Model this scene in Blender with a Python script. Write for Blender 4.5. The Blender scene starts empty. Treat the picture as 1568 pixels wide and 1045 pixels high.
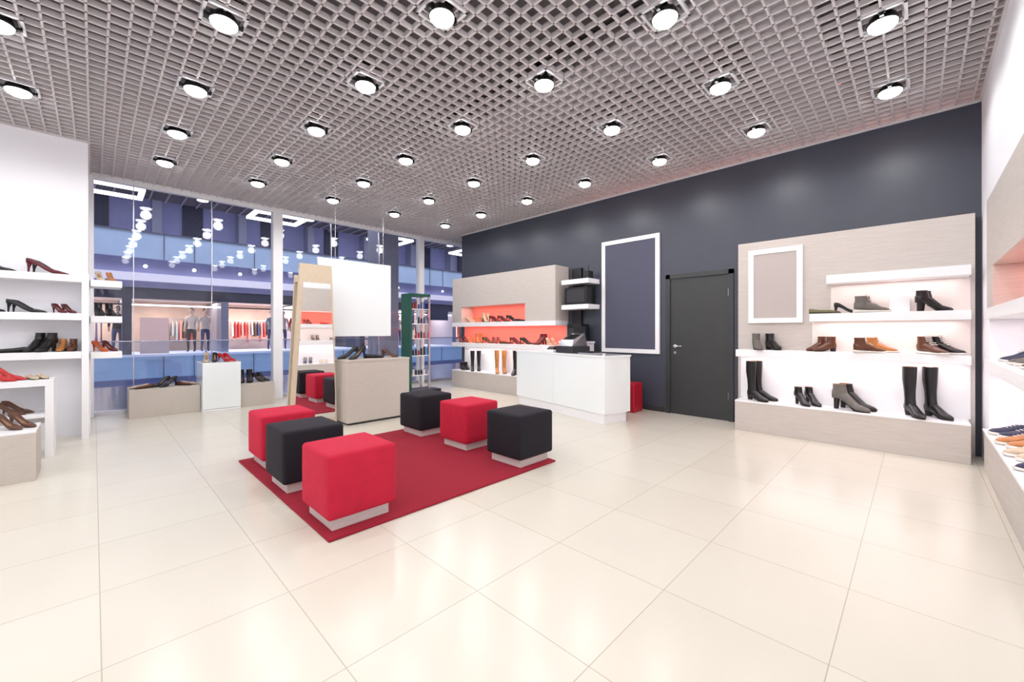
import bpy, math, random
from mathutils import Vector, Matrix
random.seed(7)
scn = bpy.context.scene
try:
    scn.view_settings.view_transform = 'Standard'
except Exception:
    pass

# ------------------------------------------------------------------ materials
def S(r, g, b):
    def f(c):
        c /= 255.0
        return c/12.92 if c <= .04045 else ((c+.055)/1.055)**2.4
    return (f(r), f(g), f(b), 1)

def mat(name, col, rough=.5, metal=0, spec=.5, bump=0, bscale=60, var=0, emis=None, estr=0,
        sheen=0, stretch=None, coat=0):
    m = bpy.data.materials.new(name); m.use_nodes = True
    nt = m.node_tree; b = nt.nodes['Principled BSDF']
    b.inputs['Base Color'].default_value = col
    b.inputs['Roughness'].default_value = rough
    b.inputs['Metallic'].default_value = metal
    b.inputs['Specular IOR Level'].default_value = spec
    if sheen:
        b.inputs['Sheen Weight'].default_value = sheen
        b.inputs['Sheen Roughness'].default_value = .4
        b.inputs['Sheen Tint'].default_value = (min(1, col[0]*1.5+.1), col[1]*1.5+.05, col[2]*1.5+.08, 1)
    if coat:
        b.inputs['Coat Weight'].default_value = coat
    if emis:
        b.inputs['Emission Color'].default_value = emis
        b.inputs['Emission Strength'].default_value = estr
    if bump or var:
        tc = nt.nodes.new('ShaderNodeTexCoord')
        mp = nt.nodes.new('ShaderNodeMapping')
        if stretch: mp.inputs['Scale'].default_value = stretch
        nz = nt.nodes.new('ShaderNodeTexNoise'); nz.inputs['Scale'].default_value = bscale
        nz.inputs['Detail'].default_value = 4
        nt.links.new(tc.outputs['Object'], mp.inputs['Vector'])
        nt.links.new(mp.outputs['Vector'], nz.inputs['Vector'])
        if bump:
            bp = nt.nodes.new('ShaderNodeBump'); bp.inputs['Strength'].default_value = bump
            bp.inputs['Distance'].default_value = .01
            nt.links.new(nz.outputs['Fac'], bp.inputs['Height'])
            nt.links.new(bp.outputs['Normal'], b.inputs['Normal'])
        if var:
            cr = nt.nodes.new('ShaderNodeValToRGB')
            cr.color_ramp.elements[0].position = .3; cr.color_ramp.elements[1].position = .7
            cr.color_ramp.elements[0].color = tuple(c*(1-var) for c in col[:3])+(1,)
            cr.color_ramp.elements[1].color = tuple(min(1, c*(1+var)) for c in col[:3])+(1,)
            nt.links.new(nz.outputs['Fac'], cr.inputs['Fac'])
            nt.links.new(cr.outputs['Color'], b.inputs['Base Color'])
    return m

M_white = mat('white_paint', S(246, 246, 252), .6, bump=.03, bscale=150)
M_gloss = mat('white_gloss_lacquer', S(244, 250, 252), .12, coat=.5, var=.01, bscale=3)
M_shelf = mat('white_shelf_laminate', S(246, 246, 249), .35, var=.01, bscale=8)
M_dark = mat('charcoal_paint', S(66, 70, 83), .42, var=.04, bscale=4, bump=.03)
M_taupe = mat('taupe_wood_veneer', S(200, 191, 182), .5, var=.07, bscale=14, stretch=(1, 1, 14))
M_taupeH = mat('taupe_wood_veneer_horizontal', S(202, 194, 188), .5, var=.07, bscale=6, stretch=(1, 1, 20))
M_wood = mat('light_wood', S(208, 192, 168), .5, var=.08, bscale=14, stretch=(14, 14, 1))
M_door = mat('door_charcoal', S(54, 56, 58), .42, var=.04, bscale=5)
M_black = mat('black_plastic', S(18, 18, 20), .35, var=.05, bscale=20)
M_steel = mat('brushed_steel', S(200, 200, 205), .25, 1, var=.03, bscale=40)
M_silver = mat('silver_paint', S(225, 225, 230), .35, .3, var=.01)
M_slate = mat('slate_poster', S(78, 80, 100), .6, var=.01, bscale=3)
M_greyp = mat('grey_poster', S(188, 178, 175), .6, var=.01, bscale=3)
M_coral = mat('coral_backing', S(250, 135, 120), .5, var=.02, bscale=6, emis=S(255, 95, 80), estr=.24)  # emission stands for part of the LED light on the panel
M_red = mat('crimson_velvet', S(192, 18, 54), .85, sheen=.6, bump=.12, bscale=18, var=.07)
M_navy = mat('black_velvet', S(17, 16, 27), .85, sheen=.2, bump=.12, bscale=18, var=.15)
M_rug = mat('red_carpet', S(154, 20, 44), .95, bump=.5, bscale=160, var=.16, sheen=.2)
M_plinth = mat('grey_oak_plinth', S(210, 205, 202), .5, var=.08, bscale=10, stretch=(1, 1, 10))
M_mirror = mat('mirror_silver', (.93, .94, .94, 1), .02, 1, var=0)
M_green = mat('green_powdercoat', S(20, 84, 66), .4, var=.05)
M_plenum = mat('plenum_grey', S(108, 104, 110), .9, var=.15, bscale=2)
M_duct = mat('galvanised_duct', S(190, 188, 195), .4, .6, var=.1, bscale=5)
M_bar = mat('ceiling_grid_metal', S(216, 211, 214), .45, .0, var=.03)
M_lamp = mat('lamp_glow', (1, 1, 1, 1), .5, emis=(1, .99, .97, 1), estr=18)
M_cream = mat('warm_white', S(238, 228, 222), .6, var=.02)
M_dgrey = mat('dark_grey_metal', S(60, 60, 66), .5, .4, var=.05)
M_bin = mat('red_plastic', S(185, 20, 45), .45, var=.04)
M_mallfloor = mat('mall_floor_polished', S(112, 117, 148), .15, var=.15, bscale=1.2)
M_malldark = mat('mall_ceiling_dark', S(70, 72, 90), .6, var=.2, bscale=3)
M_mallpurp = mat('mall_wall_violet', S(152, 152, 190), .5, var=.14, bscale=.7, emis=S(130, 132, 178), estr=.15)  # faint emission in the wall colour brightens the mall
M_mallblue = mat('mall_glass_balustrade', S(186, 204, 226), .1, var=.12, bscale=.8, emis=S(175, 200, 232), estr=.3)  # blue light on the glass bands put in as emission
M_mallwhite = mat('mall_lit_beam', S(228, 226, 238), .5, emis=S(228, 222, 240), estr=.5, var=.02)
M_malllight = mat('mall_neon', (1, 1, 1, 1), .5, emis=(1, 1, 1, 1), estr=4)
M_mallshop = mat('mall_shop_wall', S(240, 212, 192), .6, var=.15, bscale=1.5)
M_column = mat('mall_column_grey', S(168, 168, 184), .5, var=.08)
M_sign = mat('shop_poster_pink', S(218, 188, 182), .6, var=.03, emis=S(218, 180, 172), estr=.45)  # poster given a glow of its own to brighten the pink
M_skin = mat('mannequin_shell', S(225, 195, 175), .5, var=.02)

def glass_mat(name, tint=(.96, .97, .99, 1), a=.28, c=.02):
    m = bpy.data.materials.new(name); m.use_nodes = True
    nt = m.node_tree; nt.nodes.clear()
    o = nt.nodes.new('ShaderNodeOutputMaterial'); mx = nt.nodes.new('ShaderNodeMixShader')
    t = nt.nodes.new('ShaderNodeBsdfTransparent'); t.inputs[0].default_value = tint
    g = nt.nodes.new('ShaderNodeBsdfGlossy'); g.inputs['Roughness'].default_value = .02
    lw = nt.nodes.new('ShaderNodeLayerWeight'); lw.inputs[0].default_value = .35
    mu = nt.nodes.new('ShaderNodeMath'); mu.operation = 'MULTIPLY_ADD'
    mu.inputs[1].default_value = a; mu.inputs[2].default_value = c
    nt.links.new(lw.outputs['Fresnel'], mu.inputs[0])
    nt.links.new(mu.outputs[0], mx.inputs[0]); nt.links.new(t.outputs[0], mx.inputs[1])
    nt.links.new(g.outputs[0], mx.inputs[2]); nt.links.new(mx.outputs[0], o.inputs[0])
    return m
M_glass = glass_mat('window_glass')
M_glassb = glass_mat('balustrade_glass', (.8, .88, .96, 1), .15, .02)

def floor_mat():
    m = bpy.data.materials.new('cream_polished_tiles'); m.use_nodes = True
    nt = m.node_tree; b = nt.nodes['Principled BSDF']
    tc = nt.nodes.new('ShaderNodeTexCoord'); mp = nt.nodes.new('ShaderNodeMapping')
    T = .637
    mp.inputs['Location'].default_value = (-.02+T*20, -.235+T*20, 0)
    br = nt.nodes.new('ShaderNodeTexBrick'); br.offset = 0; br.squash = 1
    br.inputs['Scale'].default_value = 1; br.inputs['Brick Width'].default_value = T
    br.inputs['Row Height'].default_value = T; br.inputs['Mortar Size'].default_value = .0024
    br.inputs['Mortar Smooth'].default_value = .2
    br.inputs['Color1'].default_value = S(226, 220, 206); br.inputs['Color2'].default_value = S(230, 225, 212)
    br.inputs['Mortar'].default_value = S(194, 186, 170)
    nz = nt.nodes.new('ShaderNodeTexNoise'); nz.inputs['Scale'].default_value = 2.5
    nz.inputs['Detail'].default_value = 6
    mx = nt.nodes.new('ShaderNodeMixRGB'); mx.blend_type = 'MULTIPLY'; mx.inputs[0].default_value = .05
    nt.links.new(tc.outputs['Object'], mp.inputs[0]); nt.links.new(mp.outputs[0], br.inputs[0])
    nt.links.new(tc.outputs['Object'], nz.inputs[0])
    nt.links.new(br.outputs['Color'], mx.inputs[1]); nt.links.new(nz.outputs['Fac'], mx.inputs[2])
    nt.links.new(mx.outputs[0], b.inputs['Base Color'])
    b.inputs['Roughness'].default_value = .22; b.inputs['Specular IOR Level'].default_value = .42
    return m
M_floor = floor_mat()

# ------------------------------------------------------------------ mesh builder
class MB:
    def __init__(s): s.v = []; s.f = []; s.m = []; s.mats = []; s.T = Matrix.Identity(4)
    def mi(s, m):
        if m not in s.mats: s.mats.append(m)
        return s.mats.index(m)
    def add(s, vs, fs, m):
        o = len(s.v); s.v += [s.T @ Vector(p) for p in vs]
        k = s.mi(m)
        for f in fs: s.f.append(tuple(o+i for i in f)); s.m.append(k)
    def box(s, x0, x1, y0, y1, z0, z1, m):
        x0, x1 = min(x0, x1), max(x0, x1); y0, y1 = min(y0, y1), max(y0, y1)
        vs = [(x, y, z) for z in (z0, z1) for y in (y0, y1) for x in (x0, x1)]
        s.add(vs, [(0, 2, 3, 1), (4, 5, 7, 6), (0, 1, 5, 4), (2, 6, 7, 3), (0, 4, 6, 2), (1, 3, 7, 5)], m)
    def loft(s, rings, m, cap=True):
        n = len(rings[0]); vs = [p for r in rings for p in r]; fs = []
        for i in range(len(rings)-1):
            for j in range(n):
                a = i*n+j; b = i*n+(j+1) % n
                fs.append((a, b, b+n, a+n))
        if cap:
            fs.append(tuple(range(n-1, -1, -1))); fs.append(tuple((len(rings)-1)*n+j for j in range(n)))
        s.add(vs, fs, m)
    def cyl(s, c0, c1, r0, r1, m, n=16):
        c0 = Vector(c0); c1 = Vector(c1); d = (c1-c0).normalized()
        a = d.orthogonal().normalized(); b = d.cross(a)
        R = []
        for c, r in ((c0, r0), (c1, r1)):
            R.append([c+(a*math.cos(2*math.pi*i/n)+b*math.sin(2*math.pi*i/n))*r for i in range(n)])
        s.loft(R, m)
    def rbox(s, cx, cy, z0, z1, hx, hy, r, m, bulge=0):
        hz = (z1-z0)/2; cz = (z0+z1)/2
        def ax(h):
            L = [-h, -h+r*.25, -h+r*.6, -h+r]
            k = 6
            for i in range(1, k): L.append(-h+r+(2*h-2*r)*i/k)
            return L+[h-r, h-r*.6, h-r*.25, h]
        A = [ax(hx), ax(hy), ax(hz)]; H = (hx, hy, hz)
        for a in range(3):
            u, v = (a+1) % 3, (a+2) % 3
            for sg in (-1, 1):
                vs = []; nu = len(A[u]); nv = len(A[v])
                for pu in A[u]:
                    for pv in A[v]:
                        p = [0, 0, 0]; p[a] = sg*H[a]; p[u] = pu; p[v] = pv
                        q = [max(-(H[k]-r), min(H[k]-r, p[k])) for k in range(3)]
                        d = Vector([p[k]-q[k] for k in range(3)])
                        d = d.normalized()*r
                        o = Vector(q)+d
                        o[a] += sg*bulge*(1-(pu/H[u])**2)*(1-(pv/H[v])**2)
                        vs.append((cx+o[0], cy+o[1], cz+o[2]))
                fs = []
                for i in range(nu-1):
                    for j in range(nv-1):
                        q4 = (i*nv+j, (i+1)*nv+j, (i+1)*nv+j+1, i*nv+j+1)
                        fs.append(q4 if sg > 0 else q4[::-1])
                s.add(vs, fs, m)
    def build(s, name, smooth=False, bevel=0):
        me = bpy.data.meshes.new(name)
        me.from_pydata([tuple(p) for p in s.v], [], s.f)
        for m in s.mats: me.materials.append(m)
        me.polygons.foreach_set('material_index', s.m)
        me.update()
        if smooth:
            me.polygons.foreach_set('use_smooth', [True]*len(me.polygons))
            try: me.set_sharp_from_angle(angle=math.radians(50))
            except Exception: pass
        ob = bpy.data.objects.new(name, me); scn.collection.objects.link(ob)
        if bevel:
            b = ob.modifiers.new('bev', 'BEVEL'); b.width = bevel; b.segments = 2; b.limit_method = 'ANGLE'
        return ob

def area(name, loc, sx, sy, e, col=(1, 1, 1), rot=(0, 0, 0)):
    l = bpy.data.lights.new(name, 'AREA'); l.shape = 'RECTANGLE'; l.size = sx; l.size_y = sy
    l.energy = e; l.color = col
    o = bpy.data.objects.new(name, l); o.location = loc; o.rotation_euler = rot
    scn.collection.objects.link(o); return o

# ------------------------------------------------------------------ room shell
W = 6.2; H = 3.6; HP = 4.1; YW = 8.6; YR = -.46
b = MB(); b.box(-3.7, 7.5, -1.0, YW+.1, -.1, 0, M_floor); b.build('floor')
b = MB(); b.box(-3.7, 7.5, -1.0, YW+.1, HP, HP+.1, M_plenum); b.build('ceiling')
b = MB()
b.box(W, W+.3, -1.0, 1.80, 0, HP, M_dark); b.box(W, W+.3, 2.76, 7.79, 0, HP, M_dark)
b.box(W, W+.3, 1.80, 2.76, 2.12, HP, M_dark)
b.build('wall_back')
b = MB(); b.box(7.4, 7.5, 7.79, YW, 0, HP, M_white); b.box(W+.3, 7.5, 7.69, 7.79, 0, HP, M_white); b.build('wall_alcove')
b = MB()
b.box(-3.7, 3.0, -1.0, YR, 0, HP, M_white); b.box(5.6, W, -1.0, YR, 0, HP, M_white)
b.box(3.0, 5.6, -1.0, -.85, 0, HP, M_white); b.box(3.0, 5.6, -.85, YR, 2.42, HP, M_white)
b.build('wall_right')
b = MB(); b.box(-3.7, -3.6, YR, 7.2, 0, HP, M_white); b.build('wall_rear')
b = MB(); b.box(-3.7, -.05, 7.2, YW+.1, 0, HP, M_white); b.build('wall_left')
b = MB(); b.box(W-.012, W, 2.79, 7.79, 0, .08, M_door); b.build('baseboard_back')
b = MB(); b.box(-.05, 7.4, YW-.02, YW+.1, H-.02, HP, M_white); b.build('trim_1')

# ceiling grid
b = MB(); p = .117; hb = .0075
x = -3.55
while x < 7.4:
    y1 = 8.58; y0 = -.45 if x < W else 7.8
    if x < -.06: y1 = 7.19
    b.box(x-hb, x+hb, y0, y1, H-.04, H, M_bar); x += p
y = -.4
while y < 8.58:
    x1 = 6.19 if y < 7.8 else 7.39; x0 = -3.59 if y < 7.2 else -.04
    b.box(x0, x1, y-hb, y+hb, H-.04, H, M_bar); y += p
b.build('ceiling_grid')
b = MB(); b.box(-3.6, W, YR, YR+.02, H-.06, H+.01, M_bar); b.box(W-.02, W, YR, 7.79, H-.06, H+.01, M_bar)
b.box(-3.6, -.05, 7.18, 7.2, H-.06, H+.01, M_bar); b.box(-.05, -.03, 7.2, YW, H-.06, H+.01, M_bar); b.build('trim_2')
b = MB(); b.box(3.3, 3.9, -.3, 7.5, 3.8, 4.05, M_duct); b.box(3.9, 6.0, .6, 1.1, 3.8, 4.0, M_duct)
for i in range(10): b.box(3.28, 3.92, -.1+i*.8, -.07+i*.8, 3.78, 4.07, M_steel)
b.build('ventilation_duct')
area('plenum_red_glow_strip', (5.95, 2.0, 4.05), .2, 4.5, 9, (1, .25, .2))

# ------------------------------------------------------------------ ceiling spotlights
def spot_mesh():
    b = MB()
    a = .135
    for (x0, x1, y0, y1) in ((-a, a, -a, -a+.02), (-a, a, a-.02, a), (-a, -a+.02, -a, a), (a-.02, a, -a, a)):
        b.box(x0, x1, y0, y1, -.05, -.025, M_silver)
    for sx in (-1, 1):
        b.box(sx*.122, sx*.112, -.02, .02, -.06, .12, M_black)
        b.box(sx*.122, sx*.09, -.012, .012, -.075, -.055, M_black)
    b.box(-.122, .122, -.02, .02, .11, .125, M_black)
    b.box(-.07, .07, -.07, .07, .0, .1, M_black)
    n = 28
    def R(r, z): return [(r*math.cos(2*math.pi*i/n), r*math.sin(2*math.pi*i/n), z) for i in range(n)]
    b.loft([R(.05, 0), R(.08, -.03), R(.09, -.06), R(.094, -.078), R(.087, -.08)], M_black, cap=False)
    b.loft([R(.087, -.076), R(.084, -.092), R(.072, -.107), R(.050, -.118), R(.022, -.123)], M_lamp)
    ob = b.build('ceiling_spotlight', smooth=True)
    return ob.data, ob
me, first = spot_mesh()
ld = bpy.data.lights.new('spot_lamp', 'SPOT'); ld.energy = 14.2; ld.spot_size = math.radians(176); ld.spot_blend = .4
ld.shadow_soft_size = .08; ld.color = (1, .985, .98)
GX = [-2.84, -1.67, -.5, .67, 1.76, 2.9, 4.08, 5.28]; GY = [.18, 1.3, 2.44, 3.63, 4.83, 6.04, 7.2]
k = 0
for gx in GX:
    for gy in GY:
        if gx < 0 and gy > 7: continue
        if k == 0: o = first
        else:
            o = bpy.data.objects.new('ceiling_spotlight', me); scn.collection.objects.link(o)
        o.location = (gx, gy, H-.005)
        l = bpy.data.objects.new('lamp', ld); scn.collection.objects.link(l)
        l.parent = o; l.location = (0, 0, -.21); k += 1

# ------------------------------------------------------------------ windows
def window(n, x0, x1, left=.1, right=.1, rods=()):
    b = MB()
    b.box(x0, x1, YW+.03, YW+.045, .06, H-.06, M_glass)
    b.box(x0, x1, YW-.01, YW+.09, 0, .06, M_steel); b.box(x0, x1, YW-.01, YW+.09, H-.1, H-.02, M_shelf)
    if left: b.box(x0, x0+left, YW-.04, YW+.12, .0, H-.02, M_shelf)
    if right: b.box(x1-right, x1, YW-.04, YW+.12, .0, H-.02, M_shelf)
    for r in rods: b.box(r-.005, r+.005, YW+.015, YW+.06, .06, H-.1, M_steel)
    b.build('window_%d' % n)
window(1, -.05, 2.43, .05, .08, (.43, 1.42))
window(2, 2.43, 5.59, .08, .07, (3.44, 4.5))
window(3, 5.59, 7.4, .06, .03)

# ------------------------------------------------------------------ door
b = MB()
for (y0, y1) in ((1.801, 1.865), (2.695, 2.759)): b.box(W-.02, W+.1, y0, y1, 0, 2.119, M_door)
b.box(W-.02, W+.1, 1.801, 2.759, 2.055, 2.119, M_door)
b.box(W+.005, W+.05, 1.865, 2.695, .006, 2.055, M_door)
b.cyl((W+.006, 2.62, 1.03), (W-.004, 2.62, 1.03), .028, .028, M_steel)
b.cyl((W, 2.62, 1.03), (W-.055, 2.62, 1.03), .011, .011, M_steel)
b.cyl((W-.05, 2.63, 1.03), (W-.05, 2.50, 1.03), .011, .009, M_steel)
b.cyl((W+.006, 2.62, .93), (W-.004, 2.62, .93), .022, .022, M_steel)
for z in (.3, 1.75): b.cyl((W-.005, 1.868, z), (W-.005, 1.868, z+.1), .009, .009, M_steel)
b.build('door_1', smooth=True)

# ------------------------------------------------------------------ frames
def frame(name, x, y0, y1, z0, z1, bw, inner):
    b = MB()
    b.box(x-.035, x, y0, y1, z0, z0+bw, M_shelf); b.box(x-.035, x, y0, y1, z1-bw, z1, M_shelf)
    b.box(x-.035, x, y0, y0+bw, z0+bw, z1-bw, M_shelf); b.box(x-.035, x, y1-bw, y1, z0+bw, z1-bw, M_shelf)
    b.box(x-.022, x, y0+bw, y1-bw, z0+bw, z1-bw, inner)
    b.build(name)
frame('poster_frame', W-.001, 2.855, 3.889, .90, 2.79, .066, M_slate)
frame('picture_frame', W-.121, .99, 1.583, 1.36, 2.31, .062, M_greyp)

# ------------------------------------------------------------------ shelf units
TL = lambda x, y=0: Matrix.Translation((x, y, 0)) @ Matrix.Rotation(math.pi/2, 4, 'Z')   # (a,b)->(x-b, a)
b = MB(); b.T = TL(W)
a0, a1 = -.362, 1.66
b.box(-.41, 1.714, .001, .12, 0, 2.42, M_taupeH)
b.box(a0, a1, .12, .45, .0, .36, M_taupeH); b.box(a0, a1, .12, .455, .36, .38, M_shelf)
b.box(-.38, 1.68, .12, .128, .38, .93, M_shelf)
b.box(-.38, .9, .12, .128, 1.02, 1.37, M_cream)  # this and the next pale panel: light on the taupe back, as colour
b.box(-.38, .72, .12, .126, 1.455, 1.79, M_cream)
b.box(-.367, .73, .12, .4, 1.79, 1.885, M_shelf)
b.box(-.367, .885, .12, .4, 1.365, 1.455, M_shelf)
b.box(-.367, 1.665, .12, .4, .93, 1.02, M_shelf)
b.box(.05, .21, .15, .3, 1.455, 1.62, M_shelf)
b.build('shoe_shelf_unit', bevel=.003)
PK = (1, .84, .86)
R90 = (0, 0, math.pi/2)
area('shelf_led', (W-.26, .18, 1.785), 1.0, .2, 1.8, PK, R90)
area('shelf_led', (W-.26, .26, 1.36), 1.15, .2, 2.4, PK, R90)
area('shelf_led', (W-.26, .65, .925), 1.95, .2, 5.2, PK, R90)
b = MB(); b.T = TL(W)
a0, a1 = 4.62, 7.63
b.box(a0, a1, .001, .05, 0, 2.45, M_taupeH)
b.box(a0, a1, .05, .42, 0, .36, M_taupeH); b.box(a0, a1, .05, .425, .36, .38, M_shelf)
b.box(a0, a1, .05, .4, 1.8, 2.45, M_taupeH)
b.box(a0, 5.36, .05, .4, 1.45, 1.8, M_taupeH); b.box(7.3, a1, .05, .4, 1.45, 1.8, M_taupeH)
b.box(5.36, 7.3, .05, .06, 1.45, 1.8, M_coral); b.box(a0+.02, a1-.02, .05, .06, 1.0, 1.36, M_coral)
b.box(a0+.02, a1-.02, .05, .06, .38, .91, M_shelf)
b.box(a0-.02, a1, .05, .42, 1.36, 1.45, M_shelf); b.box(a0-.02, a1, .05, .42, .91, 1.0, M_shelf)
b.build('shoe_shelf_unit', bevel=.003)
CR = (1, .5, .44)
area('shelf_led', (W-.26, 6.33, 1.795), 1.8, .2, 5, CR, R90)
area('shelf_led', (W-.26, 6.1, 1.355), 2.8, .2, 8, CR, R90)
area('shelf_led', (W-.26, 6.1, .905), 2.8, .2, 8, (1, .88, .86), R90)
b = MB(); b.T = Matrix.Translation((0, -.85, 0))
a0, a1 = 3.0, 5.6
b.box(a0, a1, .001, .03, 0, 2.42, M_taupeH)
b.box(a0+.001, a1-.001, .03, .42, 0, .36, M_taupeH); b.box(a0+.001, a1-.001, .03, .43, .36, .38, M_shelf)
b.box(a0+.001, a1-.001, .03, .405, 1.8, 2.415, M_taupeH)
b.box(5.2, a1-.001, .03, .405, 1.45, 1.8, M_taupeH)
b.box(a0, 5.2, .03, .04, 1.45, 1.8, M_coral); b.box(a0, a1, .03, .04, 1.0, 1.36, M_cream)
b.box(a0, a1, .03, .04, .38, .91, M_shelf)
b.box(a0+.001, a1-.001, .03, .42, 1.36, 1.45, M_shelf); b.box(a0+.001, a1-.001, .03, .42, .91, 1.0, M_shelf)
b.build('shoe_shelf_unit', bevel=.003)
area('shelf_led', (4.1, -.65, 1.795), 2.0, .2, 4, CR)
area('shelf_led', (4.3, -.65, 1.355), 2.4, .2, 3.5, PK)
area('shelf_led', (4.3, -.65, .905), 2.4, .2, 5, PK)

b = MB()
for zt in (1.90, 1.46, 1.02):
    b.box(-2.6, -.10, 6.88, 7.199, zt-.08, zt, M_shelf)
    b.box(-.029, .25, 7.12, 7.5, zt-.1, zt-.02, M_shelf)
b.box(-.10, -.04, 6.87, 7.199, 0, 1.92, M_shelf)
b.box(-.049, -.03, 7.199, 7.5, 0, 1.9, M_shelf)
b.build('corner_shelf_unit', bevel=.003)

# ------------------------------------------------------------------ display tables, podiums
b = MB(); b.box(-1.9, -.28, 6.13, 6.5, .71, .77, M_shelf); b.box(-.34, -.28, 6.13, 6.5, 0, .71, M_shelf)
b.box(-1.9, -1.84, 6.13, 6.5, 0, .71, M_shelf); b.box(-1.84, -.34, 6.44, 6.5, .3, .71, M_shelf); b.box(-1.84, -.34, 6.13, 6.5, .40, .44, M_shelf)
b.build('display_table', bevel=.003)
b = MB(); b.box(-1.7, -.34, 5.27, 5.72, 0, .40, M_taupe); b.box(-1.7, -.34, 5.27, 5.72, .40, .42, M_shelf); b.build('display_podium', bevel=.003)
b = MB(); b.box(.35, 1.17, 8.0, 8.5, 0, .41, M_taupe); b.build('display_podium', bevel=.003)
b = MB(); b.box(1.175, 1.68, 7.85, 8.4, .0, .03, M_shelf); b.box(1.175, 1.68, 7.85, 8.4, .035, .76, M_gloss); b.build('display_plinth', bevel=.004)
b = MB(); b.box(1.69, 2.2, 7.95, 8.45, 0, .38, M_taupe); b.build('display_podium', bevel=.003)
b = MB(); b.box(2.34, 3.27, 5.35, 5.88, .03, .84, M_taupe); b.box(2.335, 3.275, 5.345, 5.885, .84, .87, M_taupe)
b.box(2.37, 3.24, 5.38, 5.85, 0, .03, M_dgrey); b.build('display_counter', bevel=.003)

b = MB()
yb = 5.55
def tq(x0b, x1b, x0t, x1t, y0, y1, z0, z1, m):
    vs = [(x0b, y0, z0), (x1b, y0, z0), (x1t, y0, z1), (x0t, y0, z1), (x0b, y1, z0), (x1b, y1, z0), (x1t, y1, z1), (x0t, y1, z1)]
    b.add(vs, [(0, 1, 2, 3), (5, 4, 7, 6), (4, 0, 3, 7), (1, 5, 6, 2), (3, 2, 6, 7), (4, 5, 1, 0)], m)
tq(1.70, 2.29, 1.83, 2.22, yb, yb+.05, 0, 2.12, M_wood)
tq(1.755, 2.275, 1.865, 2.205, yb-.004, yb-.001, .1, 1.88, M_mirror)
tq(1.76, 2.2, 1.86, 2.15, yb+.30, yb+.33, 0, 2.0, M_wood)
b.box(1.86, 2.15, yb+.05, yb+.3, 1.9, 1.94, M_wood)
b.build('standing_mirror')

b = MB(); tq(2.32, 3.32, 2.20, 3.32, 5.98, 6.02, 1.18, 2.3, M_gloss)
for xx in (2.45, 3.2): b.cyl((xx, 6, 2.3), (xx, 6, H), .003, .003, M_steel, 6)
b.build('hanging_display_board')

b = MB(); b.box(4.15, 5.1, 7.1, 7.6, .02, .06, M_black); b.box(4.15, 5.1, 7.1, 7.6, 0, .02, M_black)
for xx in (4.42, 4.86):
    for yy in (7.2, 7.5): b.box(xx, xx+.04, yy, yy+.04, .06, 2.0, M_green if xx < 4.6 else M_steel)
b.box(4.42, 4.9, 7.2, 7.54, 1.97, 2.02, M_green)
b.box(4.40, 4.44, 7.18, 7.5, .06, 2.0, M_green)
cols = [S(230, 230, 230), S(180, 60, 60), S(60, 80, 140), S(200, 170, 60), S(40, 40, 40)]
BM = [mat('bottle_%d' % i, c, .3, var=.03) for i, c in enumerate(cols)]
for z in (.35, .75, 1.1, 1.4, 1.7):
    b.box(4.44, 4.86, 7.22, 7.52, z, z+.012, M_shelf)
    for i in range(6):
        xx = 4.49+i*.065; h = random.uniform(.08, .17); m = random.choice(BM)
        b.cyl((xx, 7.3, z+.012), (xx, 7.3, z+.012+h), .02, .02, m, 10); b.cyl((xx, 7.3, z+.012+h), (xx, 7.3, z+.03+h), .01, .01, M_black, 8)
b.build('cosmetics_stand')

# ------------------------------------------------------------------ poufs & rug
b = MB(); b.rbox(2.04, 3.55, .0, .018, 1.07, 1.08, .008, M_rug); b.build('area_rug', smooth=True)
def pouf(x, y, m):
    b = MB(); z = .018
    b.box(x-.19, x+.19, y-.19, y+.19, z, z+.075, M_plinth)
    b.rbox(x, y, z+.072, z+.475, .23, .23, .026, m, bulge=.006)
    for zz in (z+.45,):
        for sx, sy, ex, ey in ((-1, -1, 1, -1), (1, -1, 1, 1), (1, 1, -1, 1), (-1, 1, -1, -1)):
            b.cyl((x+sx*.222, y+sy*.222+0, zz), (x+ex*.222, y+ey*.222, zz), .0045, .0045, m, 8)
    b.build('cube_pouf', smooth=True)
for (x, y, m) in ((1.22, 2.76, M_red), (1.22, 3.6, M_navy), (1.27, 4.36, M_red), (2.89, 2.74, M_navy), (2.89, 3.51, M_red), (2.88, 4.33, M_navy)):
    pouf(x, y, m)

# ------------------------------------------------------------------ cash counter
b = MB(); b.T = Matrix.Translation((4.75, 2.95, 0)) @ Matrix.Rotation(math.radians(-12), 4, 'Z')
b.box(.02, .45, .03, 2.05, 0, .14, M_shelf)
b.box(0, .5, 0, 2.08, .14, .90, M_gloss)
b.box(-.003, .0, 1.07, 1.074, .14, .90, M_silver)
b.box(-.01, .51, -.01, 2.09, .90, .925, M_gloss)
b.build('cash_counter', bevel=.004)
CT = Matrix.Translation((4.75, 2.95, .926)) @ Matrix.Rotation(math.radians(-12), 4, 'Z')
b = MB(); b.T = CT
b.box(.1, .46, .75, 1.13, 0, .1, M_dgrey)
b.loft([[(.12, .78, .1), (.44, .78, .1), (.44, 1.1, .1), (.12, 1.1, .1)], [(.17, .8, .2), (.40, .8, .3), (.40, 1.08, .3), (.17, 1.08, .2)]], M_steel)
for i in range(4):
    for j in range(5): b.box(.18+i*.04, .205+i*.04, .83+j*.045, .86+j*.045, .2+i*.016, .222+i*.019, M_black)
b.box(.41, .44, .8, 1.08, .2, .40, M_black); b.box(.43, .46, .92, .96, .28, .38, M_black)
b.build('cash_register', bevel=.004)
b = MB(); b.T = CT
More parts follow.
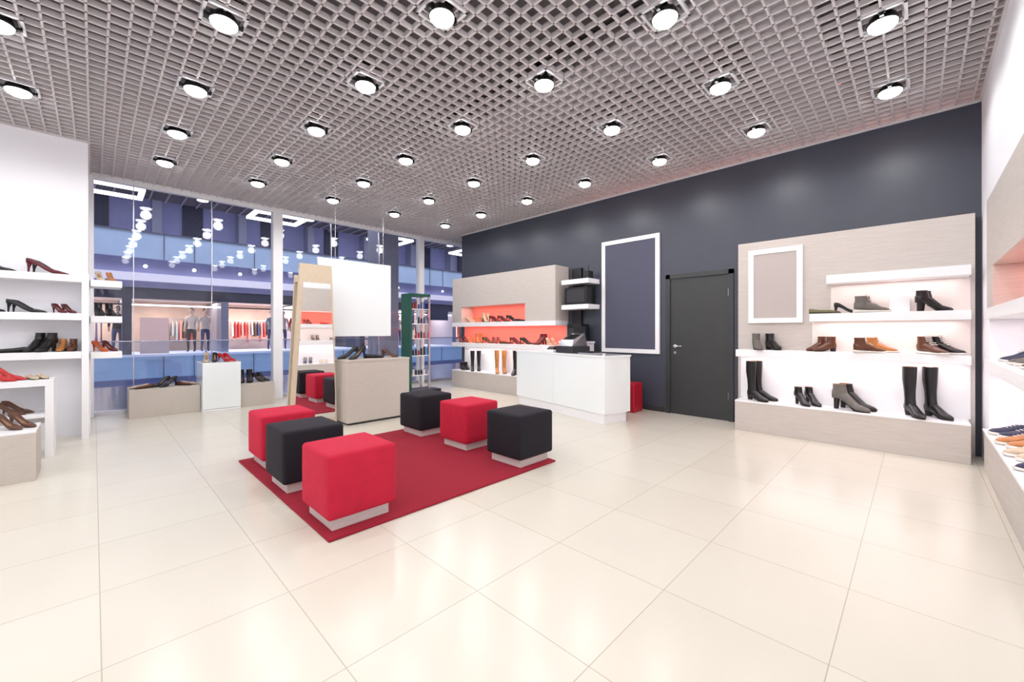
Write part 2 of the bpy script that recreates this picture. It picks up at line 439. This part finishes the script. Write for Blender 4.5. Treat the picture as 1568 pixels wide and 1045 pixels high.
b.box(.1, .3, 1.2, 1.42, 0, .035, M_shelf); b.loft([[(.12, 1.22, .035), (.28, 1.22, .035), (.28, 1.4, .035), (.12, 1.4, .035)], [(.16, 1.24, .08), (.27, 1.24, .09), (.27, 1.38, .09), (.16, 1.38, .08)]], M_black)
b.build('card_terminal', bevel=.003)
b = MB(); b.T = CT; b.box(.1, .32, .35, .62, 0, .02, M_steel); b.box(.12, .3, .38, .6, .02, .035, M_black); b.build('laptop')
b = MB()
b.box(5.85, W-.001, 3.95, 4.52, 2.08, 2.16, M_shelf); b.box(5.85, W-.001, 3.95, 4.52, 1.64, 1.72, M_shelf)
b.box(W-.06, W-.001, 4.3, 4.5, .95, 2.4, M_black)
b.build('equipment_shelf', bevel=.002)
b = MB(); b.box(5.88, 6.12, 4.0, 4.47, 1.721, 2.02, M_black); b.box(5.875, 5.88, 4.05, 4.42, 1.76, 1.98, M_dgrey); b.build('network_printer', bevel=.006)
b = MB(); b.box(5.95, 6.1, 4.02, 4.1, 2.161, 2.3, M_black); b.cyl((6.02, 4.06, 2.3), (6.02, 4.06, 2.4), .008, .006, M_black); b.build('wifi_router')
b = MB(); b.box(5.78, 6.1, 4.0, 4.5, 0, 1.05, M_shelf); b.box(5.76, 6.1, 3.98, 4.52, 1.05, 1.08, M_shelf); b.build('back_cabinet', bevel=.003)
b = MB(); b.box(5.86, 6.1, 4.1, 4.4, 1.081, 1.38, M_black); b.box(5.84, 5.86, 4.14, 4.36, 1.12, 1.3, M_dgrey); b.build('receipt_printer', bevel=.006)
b = MB(); b.rbox(5.93, 3.22, .0, .45, .14, .14, .02, M_bin); b.build('red_waste_bin', smooth=True)

# ------------------------------------------------------------------ shoes
SM = {}
def sm(name, c, r=.3):
    SM[name] = mat('leather_'+name, c, r, var=.1, bscale=25, bump=.05)
sm('black', S(22, 20, 22)); sm('brown', S(95, 55, 35)); sm('tan', S(185, 120, 65)); sm('red', S(190, 30, 30), .25)
sm('wine', S(95, 22, 35)); sm('beige', S(200, 180, 155)); sm('olive', S(120, 118, 85), .6); sm('grey', S(110, 105, 100), .7)
sm('white', S(225, 222, 218)); sm('orange', S(205, 95, 40)); sm('navy', S(40, 45, 75), .5)
M_insole = mat('insole_tan', S(150, 120, 90), .7, var=.05); M_sole = mat('sole_dark', S(35, 28, 25), .6, var=.05)
M_rub = mat('rubber_white', S(225, 222, 215), .6, var=.03)

def ring(x, w, zb, zt, dep=0, n=16):
    R = []; zm = (zb+zt)/2; h = (zt-zb)/2
    for i in range(n):
        a = 2*math.pi*i/n; c = math.cos(a); s = math.sin(a)
        yy = w*math.copysign(abs(c)**.75, c); zz = zm+h*math.copysign(abs(s)**.8, s)
        if s > .75: zz -= dep*(s-.7)/.3
        R.append((x, yy, zz))
    return R

def shoe(b, kind, up, M):
    T0 = b.T; b.T = T0 @ M
    if kind == 'heel':
        Hh = .085
        secs = [(-.128, .010, Hh+.006, Hh+.05, 0), (-.118, .024, Hh, Hh+.058, .02), (-.085, .031, Hh-.003, Hh+.05, .045), (-.045, .028, Hh*.74, Hh*.74+.042, .038),
                (-.005, .029, Hh*.36, Hh*.36+.040, .034), (.03, .036, .01, .048, .03), (.055, .039, .001, .046, .008), (.085, .034, .001, .034, 0), (.115, .02, .001, .022, 0), (.132, .005, .003, .012, 0)]
        b.loft([ring(*s) for s in secs], up)
        b.loft([[(-.105+.02*math.cos(t), .02*math.sin(t), Hh+.012) for t in [2*math.pi*i/8 for i in range(8)]],
                [(-.112+.009*math.cos(t), .009*math.sin(t), Hh*.55) for t in [2*math.pi*i/8 for i in range(8)]],
                [(-.114+.006*math.cos(t), .006*math.sin(t), 0) for t in [2*math.pi*i/8 for i in range(8)]]], up)
        b.loft([ring(-.08, .018, Hh+.004, Hh+.010), ring(-.03, .018, Hh*.66, Hh*.66+.008), ring(.015, .02, .028, .035)], M_insole)
    elif kind == 'flat':
        secs = [(-.128, .012, .012, .05, 0), (-.118, .026, .008, .062, .02), (-.085, .032, .008, .055, .035), (-.03, .030, .008, .046, .03), (.02, .034, .006, .044, .025),
                (.05, .038, .006, .044, .004), (.085, .036, .006, .036, 0), (.115, .026, .006, .026, 0), (.13, .01, .008, .016, 0)]
        b.loft([ring(*s) for s in secs], up)
        b.loft([ring(-.125, .02, 0, .012), ring(-.08, .032, 0, .012), ring(0, .030, 0, .01), (ring(.06, .039, 0, .01)), ring(.12, .024, 0, .01)], M_sole)
    elif kind == 'sneaker':
        secs = [(-.132, .018, .025, .075, 0), (-.12, .032, .022, .095, .02), (-.085, .036, .022, .092, .045), (-.045, .035, .022, .092, .03), (-.01, .036, .022, .085, 0),
                (.03, .039, .02, .068, 0), (.07, .042, .02, .052, 0), (.11, .036, .02, .045, 0), (.135, .016, .02, .032, 0)]
        b.loft([ring(*s) for s in secs], up)
        b.loft([ring(-.138, .02, 0, .03), ring(-.11, .036, 0, .03), ring(-.03, .034, 0, .026), ring(.06, .044, 0, .026), ring(.12, .036, 0, .026), ring(.142, .014, .004, .026)], M_rub)
        for i in range(4):
            x = -.02+i*.02; z = .094-i*.008
            b.cyl((x, -.02, z-.006), (x+.004, .02, z-.006), .003, .003, M_rub, 6)
    else:
        hgt = {'ankle': .17, 'anklet': .15, 'tall': .45, 'hiker': .16}[kind]
        Hh = {'ankle': .03, 'anklet': .085, 'tall': .04, 'hiker': .025}[kind]
        f = .004 if Hh < .05 else 0
        secs = [(-.128, .014, Hh, Hh+.07, 0), (-.112, .032, Hh, Hh+.08, 0), (-.07, .036, Hh, Hh+.08, 0), (-.03, .033, Hh*.7+f, Hh*.7+.085, 0), (.01, .035, Hh*.3+f, Hh*.3+.075, 0),
                (.05, .040, .004, .058, 0), (.085, .038, .004, .046, 0), (.115, .028, .004, .036, 0), (.135, .009, .008, .022, 0)]
        b.loft([ring(*s) for s in secs], up)
        n = 16
        def R(cx, rx, ry, z): return [(cx+rx*math.cos(2*math.pi*i/n), ry*math.sin(2*math.pi*i/n), z) for i in range(n)]
        L = [R(-.072, .054, .036, Hh+.02), R(-.074, .05, .037, Hh+.07), R(-.078, .044, .036, Hh+.11)]
        if kind == 'tall': L += [R(-.082, .045, .038, Hh+.18), R(-.088, .055, .046, Hh+.28), R(-.084, .056, .050, Hh+.40)]; t = R(-.084, .048, .043, Hh+.40); t2 = R(-.084, .046, .041, Hh+.33)
        else: L += [R(-.078, .047, .039, Hh+hgt-.03)]; t = R(-.078, .041, .033, Hh+hgt-.03); t2 = R(-.078, .038, .03, Hh+hgt-.08)
        b.loft(L, up, cap=False)
        b.loft([L[-1], t, t2], M_insole, cap=False)
        b.add(t2, [tuple(range(n))], M_sole)
        if kind == 'hiker':
            b.loft([ring(-.135, .02, 0, .032), ring(-.11, .038, 0, .03), ring(-.03, .036, 0, .024), ring(.06, .045, 0, .022), ring(.115, .036, 0, .022), ring(.14, .014, .004, .022)], M_rub)
            for i in range(6):
                z = .07+i*.016; x = -.01-i*.006 if i > 1 else .02-i*.015
                b.cyl((x, -.026, z+.014), (x, .026, z+.014), .004, .004, M_rub, 6)
        else:
            k = .7 if kind == 'anklet' else 1
            b.loft([[(-.095+.033*k*math.cos(q), .03*k*math.sin(q), Hh+.012) for q in [2*math.pi*i/10 for i in range(10)]],
                    [(-.1+.024*k*math.cos(q), .022*k*math.sin(q), 0) for q in [2*math.pi*i/10 for i in range(10)]]], M_sole)
            b.loft([ring(-.03, .03, Hh*.7-.006+f, Hh*.7+.01), ring(.0, .032, Hh*.4, Hh*.4+.012), ring(.04, .039, 0, .012), ring(.09, .037, 0, .01), ring(.13, .014, .002, .012)], M_sole)
    b.T = T0

NAMES = {'heel': 'high_heel_pumps', 'flat': 'flat_shoes', 'sneaker': 'sneakers', 'ankle': 'ankle_boots', 'anklet': 'heeled_ankle_boots', 'tall': 'tall_boots', 'hiker': 'lace_up_boots'}
def pair(kind, col, x, y, z, yaw, gap=.1, sc=1.0, col2=None, spread=0, stag=0):
    b = MB()
    b.T = Matrix.Translation((x, y, z+.0005)) @ Matrix.Rotation(math.radians(yaw), 4, 'Z') @ Matrix.Scale(sc, 4)
    shoe(b, kind, SM[col], Matrix.Translation((stag, gap/2, 0)) @ Matrix.Rotation(math.radians(spread), 4, 'Z'))
    shoe(b, kind, SM[col2 or col], Matrix.Translation((-stag, -gap/2, 0)) @ Matrix.Rotation(math.radians(-spread), 4, 'Z'))
    return b.build(NAMES[kind], smooth=True)

XS = 5.93
pair('flat', 'olive', XS, .76, 1.455, -75, .1, 1.05, 'olive', stag=.02)
pair('heel', 'black', XS+.02, .56, 1.455, -80, .09, .9)
pair('hiker', 'grey', XS, .34, 1.455, -75, .1, 1.15, stag=.02)
pair('anklet', 'black', XS-.02, -.12, 1.455, -70, .1, stag=.03)
pair('ankle', 'black', XS, 1.36, 1.02, -150, .15, 1.2, 'grey', spread=8)
pair('ankle', 'brown', XS, .80, 1.02, 140, .11, 1.0, 'brown', spread=-6)
pair('hiker', 'tan', XS, .32, 1.02, -70, .14, 1.05, 'brown', stag=.07)
pair('hiker', 'black', XS, -.16, 1.02, -130, .14, 1.15, 'brown', spread=8)
pair('tall', 'black', XS-.02, 1.40, .38, -110, .13, 1.12, spread=10)
pair('anklet', 'black', XS-.02, .92, .38, -140, .12, 1.0)
pair('anklet', 'black', XS-.02, .50, .38, -110, .1, 1.35, 'grey')
pair('tall', 'black', XS-.03, -.07, .38, -150, .17, 1.15, 'black', spread=6)
XB = 5.94
for (k_, c, y, z, yw) in [('heel', 'beige', 7.12, 1.45, -75), ('heel', 'tan', 6.85, 1.45, -120), ('anklet', 'beige', 6.6, 1.45, -110), ('heel', 'wine', 6.34, 1.45, -80), ('heel', 'wine', 6.08, 1.45, -80), ('heel', 'black', 5.82, 1.45, -75), ('flat', 'black', 5.56, 1.45, -80),
                          ('heel', 'wine', 7.4, 1.0, -110), ('heel', 'tan', 7.12, 1.0, -120), ('anklet', 'tan', 6.84, 1.0, -120), ('heel', 'brown', 6.56, 1.0, -75), ('heel', 'wine', 6.28, 1.0, -110), ('flat', 'brown', 6.0, 1.0, -75), ('heel', 'wine', 5.72, 1.0, -80), ('heel', 'black', 5.44, 1.0, -80), ('anklet', 'wine', 5.1, 1.0, 160), ('heel', 'beige', 4.82, 1.0, -120)]:
    pair(k_, c, XB, y, z, yw, .1)
pair('ankle', 'black', XB, 7.35, .38, -110)
pair('tall', 'black', XB-.02, 6.95, .38, -130, .14); pair('tall', 'tan', XB-.02, 6.15, .38, -130, .14, 1.08); pair('tall', 'black', XB-.02, 5.65, .38, -150, .15, 1.1)
YB = -.63
for i, (k_, c) in enumerate([('hiker', 'navy'), ('sneaker', 'grey'), ('hiker', 'brown'), ('sneaker', 'black')]):
    pair(k_, c, 5.25-i*.5, YB, 1.0, 100, .12)
for i, (k_, c) in enumerate([('sneaker', 'navy'), ('sneaker', 'tan'), ('sneaker', 'beige'), ('hiker', 'navy'), ('sneaker', 'red')]):
    pair(k_, c, 5.3-i*.42, YB+.03, .38, 110, .12, 1.1)
for i, (k_, c) in enumerate([('heel', 'red'), ('flat', 'red'), ('heel', 'wine'), ('heel', 'black')]):
    pair(k_, c, 4.95-i*.45, YB, 1.45, 80, .1)
YL = 7.02
for (k_, c, x, z, yw, c2) in [('heel', 'black', -.36, 1.9, -15, 'wine'), ('heel', 'black', -.76, 1.9, -20, None), ('heel', 'wine', -1.2, 1.9, -20, None),
                              ('heel', 'black', -.52, 1.46, -15, None), ('heel', 'wine', -.24, 1.46, -60, None), ('flat', 'black', -.82, 1.46, -20, None), ('heel', 'brown', -1.2, 1.46, -20, None),
                              ('flat', 'black', -.64, 1.02, -160, None), ('anklet', 'black', -.42, 1.02, -120, None), ('ankle', 'brown', -.22, 1.02, -100, 'tan'), ('flat', 'brown', -1.2, 1.02, -20, None)]:
    pair(k_, c, x, YL, z, yw, .1, .85 if x > -.3 else 1.2 if z > 1.8 else 1.05, c2)
pair('heel', 'tan', .10, 7.3, 1.88, -80, .1, 1, 'beige'); pair('ankle', 'black', .10, 7.3, 1.44, -80, .1); pair('heel', 'wine', .10, 7.3, 1.0, -60, .1, 1, 'orange')
pair('heel', 'red', -.62, 6.3, .77, -30, .1, 1.1); pair('flat', 'beige', -.4, 6.33, .77, -70, .09, .8)
pair('heel', 'brown', -.55, 6.28, .44, -30, .1, .95); pair('heel', 'brown', -.47, 5.5, .42, -50, .1, .95); pair('anklet', 'black', -.8, 5.5, .42, -30, .1, 1.1)
pair('flat', 'brown', .50, 8.18, .41, -150, .1, 1, 'beige'); pair('heel', 'black', .76, 8.2, .41, -140, .11, 1.1); pair('flat', 'beige', 1.02, 8.22, .41, -50, .1, 1, 'brown')
pair('heel', 'black', 1.32, 8.12, .76, -100, .1, 1.1, 'beige'); pair('heel', 'red', 1.54, 8.1, .76, -60, .1)
pair('ankle', 'black', 1.82, 8.2, .38, -100, .1, 1.25); pair('heel', 'black', 2.05, 8.2, .38, -60, .1, 1.1)
pair('heel', 'black', 2.52, 5.58, .87, -160, .13, 1.3, spread=8)
pair('flat', 'black', 2.84, 5.6, .87, -30, .1, 1.05); pair('heel', 'black', 3.10, 5.6, .87, -40, .1, .9, 'brown')

# ------------------------------------------------------------------ the mall outside
b = MB(); b.box(-7, 22, YW+.12, 13, -.3, -.01, M_mallfloor); b.build('mall_walkway')
b = MB(); b.box(-7, 22, YW+.12, 13, 4.4, 4.6, M_malldark)
x = -6
while x < 21:
    b.box(x, x+.03, YW+.12, 13, 4.36, 4.4, M_column)
    x += .3
for yy in (9.8, 12.0):
    for i in range(10): b.cyl((-3+i*2.4, yy, 4.35), (-3+i*2.4, yy, 4.33), .11, .11, M_malllight, 14)
b.build('mall_soffit')
b = MB()
b.box(-7, 22, 12.95, 13.0, 0.0, 1.0, M_glassb); b.cyl((-7, 12.97, 1.02), (22, 12.97, 1.02), .016, .016, M_steel, 10)
for i in range(10): b.box(-7+i*3, -6.97+i*3, 12.93, 13.02, -.01, 1.0, M_steel)
b.build('glass_balustrade')
b = MB(); b.box(-9, 26, 13, 23, -4.2, -4, M_mallfloor); b.build('mall_lower_floor')
b = MB(); F = 20.0
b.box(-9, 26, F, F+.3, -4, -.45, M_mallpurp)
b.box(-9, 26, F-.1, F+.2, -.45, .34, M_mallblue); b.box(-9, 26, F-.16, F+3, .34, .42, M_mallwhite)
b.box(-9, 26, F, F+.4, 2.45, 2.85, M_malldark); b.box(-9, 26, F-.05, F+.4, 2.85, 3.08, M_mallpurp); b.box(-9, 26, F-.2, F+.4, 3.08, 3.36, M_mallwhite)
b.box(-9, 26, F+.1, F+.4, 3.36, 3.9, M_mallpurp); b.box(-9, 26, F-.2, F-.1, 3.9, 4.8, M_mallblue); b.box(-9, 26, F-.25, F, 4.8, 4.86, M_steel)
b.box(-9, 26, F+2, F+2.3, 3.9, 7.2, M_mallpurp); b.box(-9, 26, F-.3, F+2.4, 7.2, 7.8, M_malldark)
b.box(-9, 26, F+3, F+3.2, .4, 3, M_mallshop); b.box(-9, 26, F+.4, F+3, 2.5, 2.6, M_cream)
for i in range(12):
    x = -8+i*2.9
    b.box(x, x+.25, F, F+3, .42, 2.45, M_column if i % 3 else M_malldark)
    b.box(x+.9, x+1.2, F+1.4, F+2, 3.36, 7.2, M_column)
    b.box(x+1.9, x+2.6, F+1.9, F+2, 5.0, 6.6, M_malldark)
    b.box(x+.25, x+2.9, F+.1, F+.16, 2.2, 2.25, M_malllight if i % 2 else M_dgrey)
    for q in range(2): b.box(x+1.1+q*.9, x+1.13+q*.9, F-.14, F-.1, -.45, .34, M_steel); b.box(x+1.1+q*.9, x+1.13+q*.9, F-.24, F-.2, 3.9, 4.8, M_steel)
    for q in range(2): b.cyl((x+.6+q*1.4, F-.22, 3.6), (x+.6+q*1.4, F-.26, 3.6), .06, .06, M_malllight, 10)
b.build('mall_facade')
GC = [S(200, 60, 60), S(230, 220, 210), S(60, 70, 120), S(90, 60, 50), S(230, 150, 140), S(40, 40, 50), S(180, 190, 200)]
GM = [mat('garment_%d' % i, c, .8, var=.1) for i, c in enumerate(GC)]
for i in range(11):
    b = MB(); x = -7.3+i*2.9
    b.cyl((x, F+2.4, 1.75), (x+1.7, F+2.4, 1.75), .02, .02, M_steel, 8)
    b.cyl((x, F+2.4, .42), (x, F+2.4, 1.75), .02, .02, M_steel, 8); b.cyl((x+1.7, F+2.4, .42), (x+1.7, F+2.4, 1.75), .02, .02, M_steel, 8)
    for q in range(12):
        xx = x+.1+q*.13; h = random.uniform(.6, .95); m = random.choice(GM)
        b.loft([[(xx, F+2.15, 1.7-h), (xx+.07, F+2.15, 1.7-h), (xx+.07, F+2.65, 1.7-h), (xx, F+2.65, 1.7-h)], [(xx+.01, F+2.2, 1.55), (xx+.06, F+2.2, 1.55), (xx+.06, F+2.6, 1.55), (xx+.01, F+2.6, 1.55)],
                [(xx+.02, F+2.36, 1.7), (xx+.05, F+2.36, 1.7), (xx+.05, F+2.44, 1.7), (xx+.02, F+2.44, 1.7)]], m)
    b.build('clothes_rack')
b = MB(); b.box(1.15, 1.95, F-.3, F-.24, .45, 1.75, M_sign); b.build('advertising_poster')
b = MB(); b.box(13.2, 14.6, F-.36, F-.25, 1.9, 2.55, M_slate); b.build('mall_sign')
b = MB(); b.box(5.3, 5.9, 10.2, 10.8, -.01, 4.36, M_column); b.box(5.26, 5.94, 10.16, 10.84, -.01, .15, M_steel); b.build('mall_column')
def ringlight(x, y, z, w=1.1, d=.8):
    b = MB(); t = .08
    b.box(x-w/2, x+w/2, y-d/2, y-d/2+t, z, z+.06, M_malllight); b.box(x-w/2, x+w/2, y+d/2-t, y+d/2, z, z+.06, M_malllight)
    b.box(x-w/2, x-w/2+t, y-d/2+t, y+d/2-t, z, z+.06, M_malllight); b.box(x+w/2-t, x+w/2, y-d/2+t, y+d/2-t, z, z+.06, M_malllight)
    for sx in (-1, 1): b.cyl((x+sx*w/2*.9, y, z+.06), (x+sx*w/2*.9, y, 4.32), .006, .006, M_steel, 6)
    b.build('pendant_ring_light')
for (x, y) in ((.15, 11.0), (3.1, 11.0), (6.2, 11.2), (9.2, 11.2)): ringlight(x, y, 3.95)

def mannequin(x, y, z, yaw, top, bot, hair):
    V = [(0, 0, .95), (0, 0, 1.15), (0, 0, 1.36), (0, 0, 1.47), (0, 0, 1.55),
         (.17, 0, 1.40), (.23, .02, 1.14), (.21, -.10, .92), (.2, -.14, .85), (-.17, 0, 1.40), (-.22, .02, 1.14), (-.24, -.03, .90), (-.24, -.05, .82),
         (.09, 0, .88), (.10, -.02, .48), (.10, .02, .09), (.10, -.10, .04), (-.09, 0, .88), (-.11, -.04, .48), (-.12, .03, .09), (-.12, -.09, .04)]
    E = [(0, 1), (1, 2), (2, 3), (3, 4), (2, 5), (5, 6), (6, 7), (7, 8), (2, 9), (9, 10), (10, 11), (11, 12), (0, 13), (13, 14), (14, 15), (15, 16), (0, 17), (17, 18), (18, 19), (19, 20)]
    Rr = [.13, .115, .14, .055, .05, .055, .042, .03, .035, .055, .042, .03, .035, .085, .058, .036, .034, .085, .058, .036, .034]
    me = bpy.data.meshes.new('m'); me.from_pydata(V, E, []); ob = bpy.data.objects.new('tmp', me); scn.collection.objects.link(ob)
    sk = ob.modifiers.new('s', 'SKIN'); ob.modifiers.new('u', 'SUBSURF').levels = 1
    for i, r in enumerate(Rr): me.skin_vertices[0].data[i].radius = (r, r*(.75 if i < 3 else 1))
    me.skin_vertices[0].data[0].use_root = True
    dg = bpy.context.evaluated_depsgraph_get(); ev = ob.evaluated_get(dg); m2 = bpy.data.meshes.new_from_object(ev)
    b = MB(); T = Matrix.Translation((x, y, z)) @ Matrix.Rotation(math.radians(yaw), 4, 'Z'); b.T = T
    vs = [tuple(v.co) for v in m2.vertices]
    for mm, cond in ((M_skin, lambda c: c.z > 1.45 or (abs(c.x) > .19 and c.z < 1.0 and c.z > .8)), (top, lambda c: .95 <= c.z <= 1.45 and not (abs(c.x) > .19 and c.z < 1.0)), (bot, lambda c: c.z < .95 and not (abs(c.x) > .19 and c.z > .8))):
        b.add(vs, [tuple(p_.vertices) for p_ in m2.polygons if cond(p_.center)], mm)
    def E2(c, r, m, k=(0, 1)):
        R = []
        for i in range(1, 10):
            t = math.pi*(k[0]+(k[1]-k[0])*i/10)
            R.append([(c[0]+r[0]*math.sin(t)*math.cos(2*math.pi*j/12), c[1]+r[1]*math.sin(t)*math.sin(2*math.pi*j/12), c[2]+r[2]*math.cos(t)) for j in range(12)])
        b.loft(R, m)
    E2((0, -.01, 1.65), (.075, .09, .115), M_skin); E2((0, .015, 1.69), (.085, .095, .1), hair)
    E2((0, -.105, 1.64), (.012, .02, .02), M_skin)
    bpy.data.objects.remove(ob)
    b.build('mannequin', smooth=True)
for i, (x, y, t, q) in enumerate([(2.75, F+.7, 1, 5), (3.2, F+.8, 1, 2), (5.6, F+.7, 6, 2), (6.1, F+.8, 1, 2), (6.55, F+.7, 0, 5), (.6, F+.7, 5, 2), (11.2, F+.7, 4, 5), (12, F+.8, 1, 2)]):
    mannequin(x, y, .42, (i*37) % 50-25, GM[t], GM[q], SM['brown'])

for i in range(6): area('shop_ceiling_light', (-5+i*5.2, F+1.4, 2.44), 4.2, 1.2, 170, (1, .87, .79))
area('atrium_fill', (8, 16.5, 8.6), 26, 6, 1000, (.8, .83, 1))  # added bluish fill above the void, brightens the mall
area('walkway_fill', (7, 10.8, 4.3), 20, 1.0, 100, (.84, .87, 1))  # added fill under the soffit, brightens the walkway

w = bpy.data.worlds.new('world'); scn.world = w; w.use_nodes = True
w.node_tree.nodes['Background'].inputs[0].default_value = S(155, 158, 205); w.node_tree.nodes['Background'].inputs[1].default_value = .4

cd = bpy.data.cameras.new('camera'); cd.lens = 630/1568*36; cd.sensor_width = 36; cd.shift_y = -14.5/1568
cd.clip_start = .02
cam = bpy.data.objects.new('camera', cd); scn.collection.objects.link(cam)
cam.location = (0, 0, 1.25); cam.rotation_euler = (math.pi/2, 0, -math.atan2(.7128, .7014))
scn.camera = cam
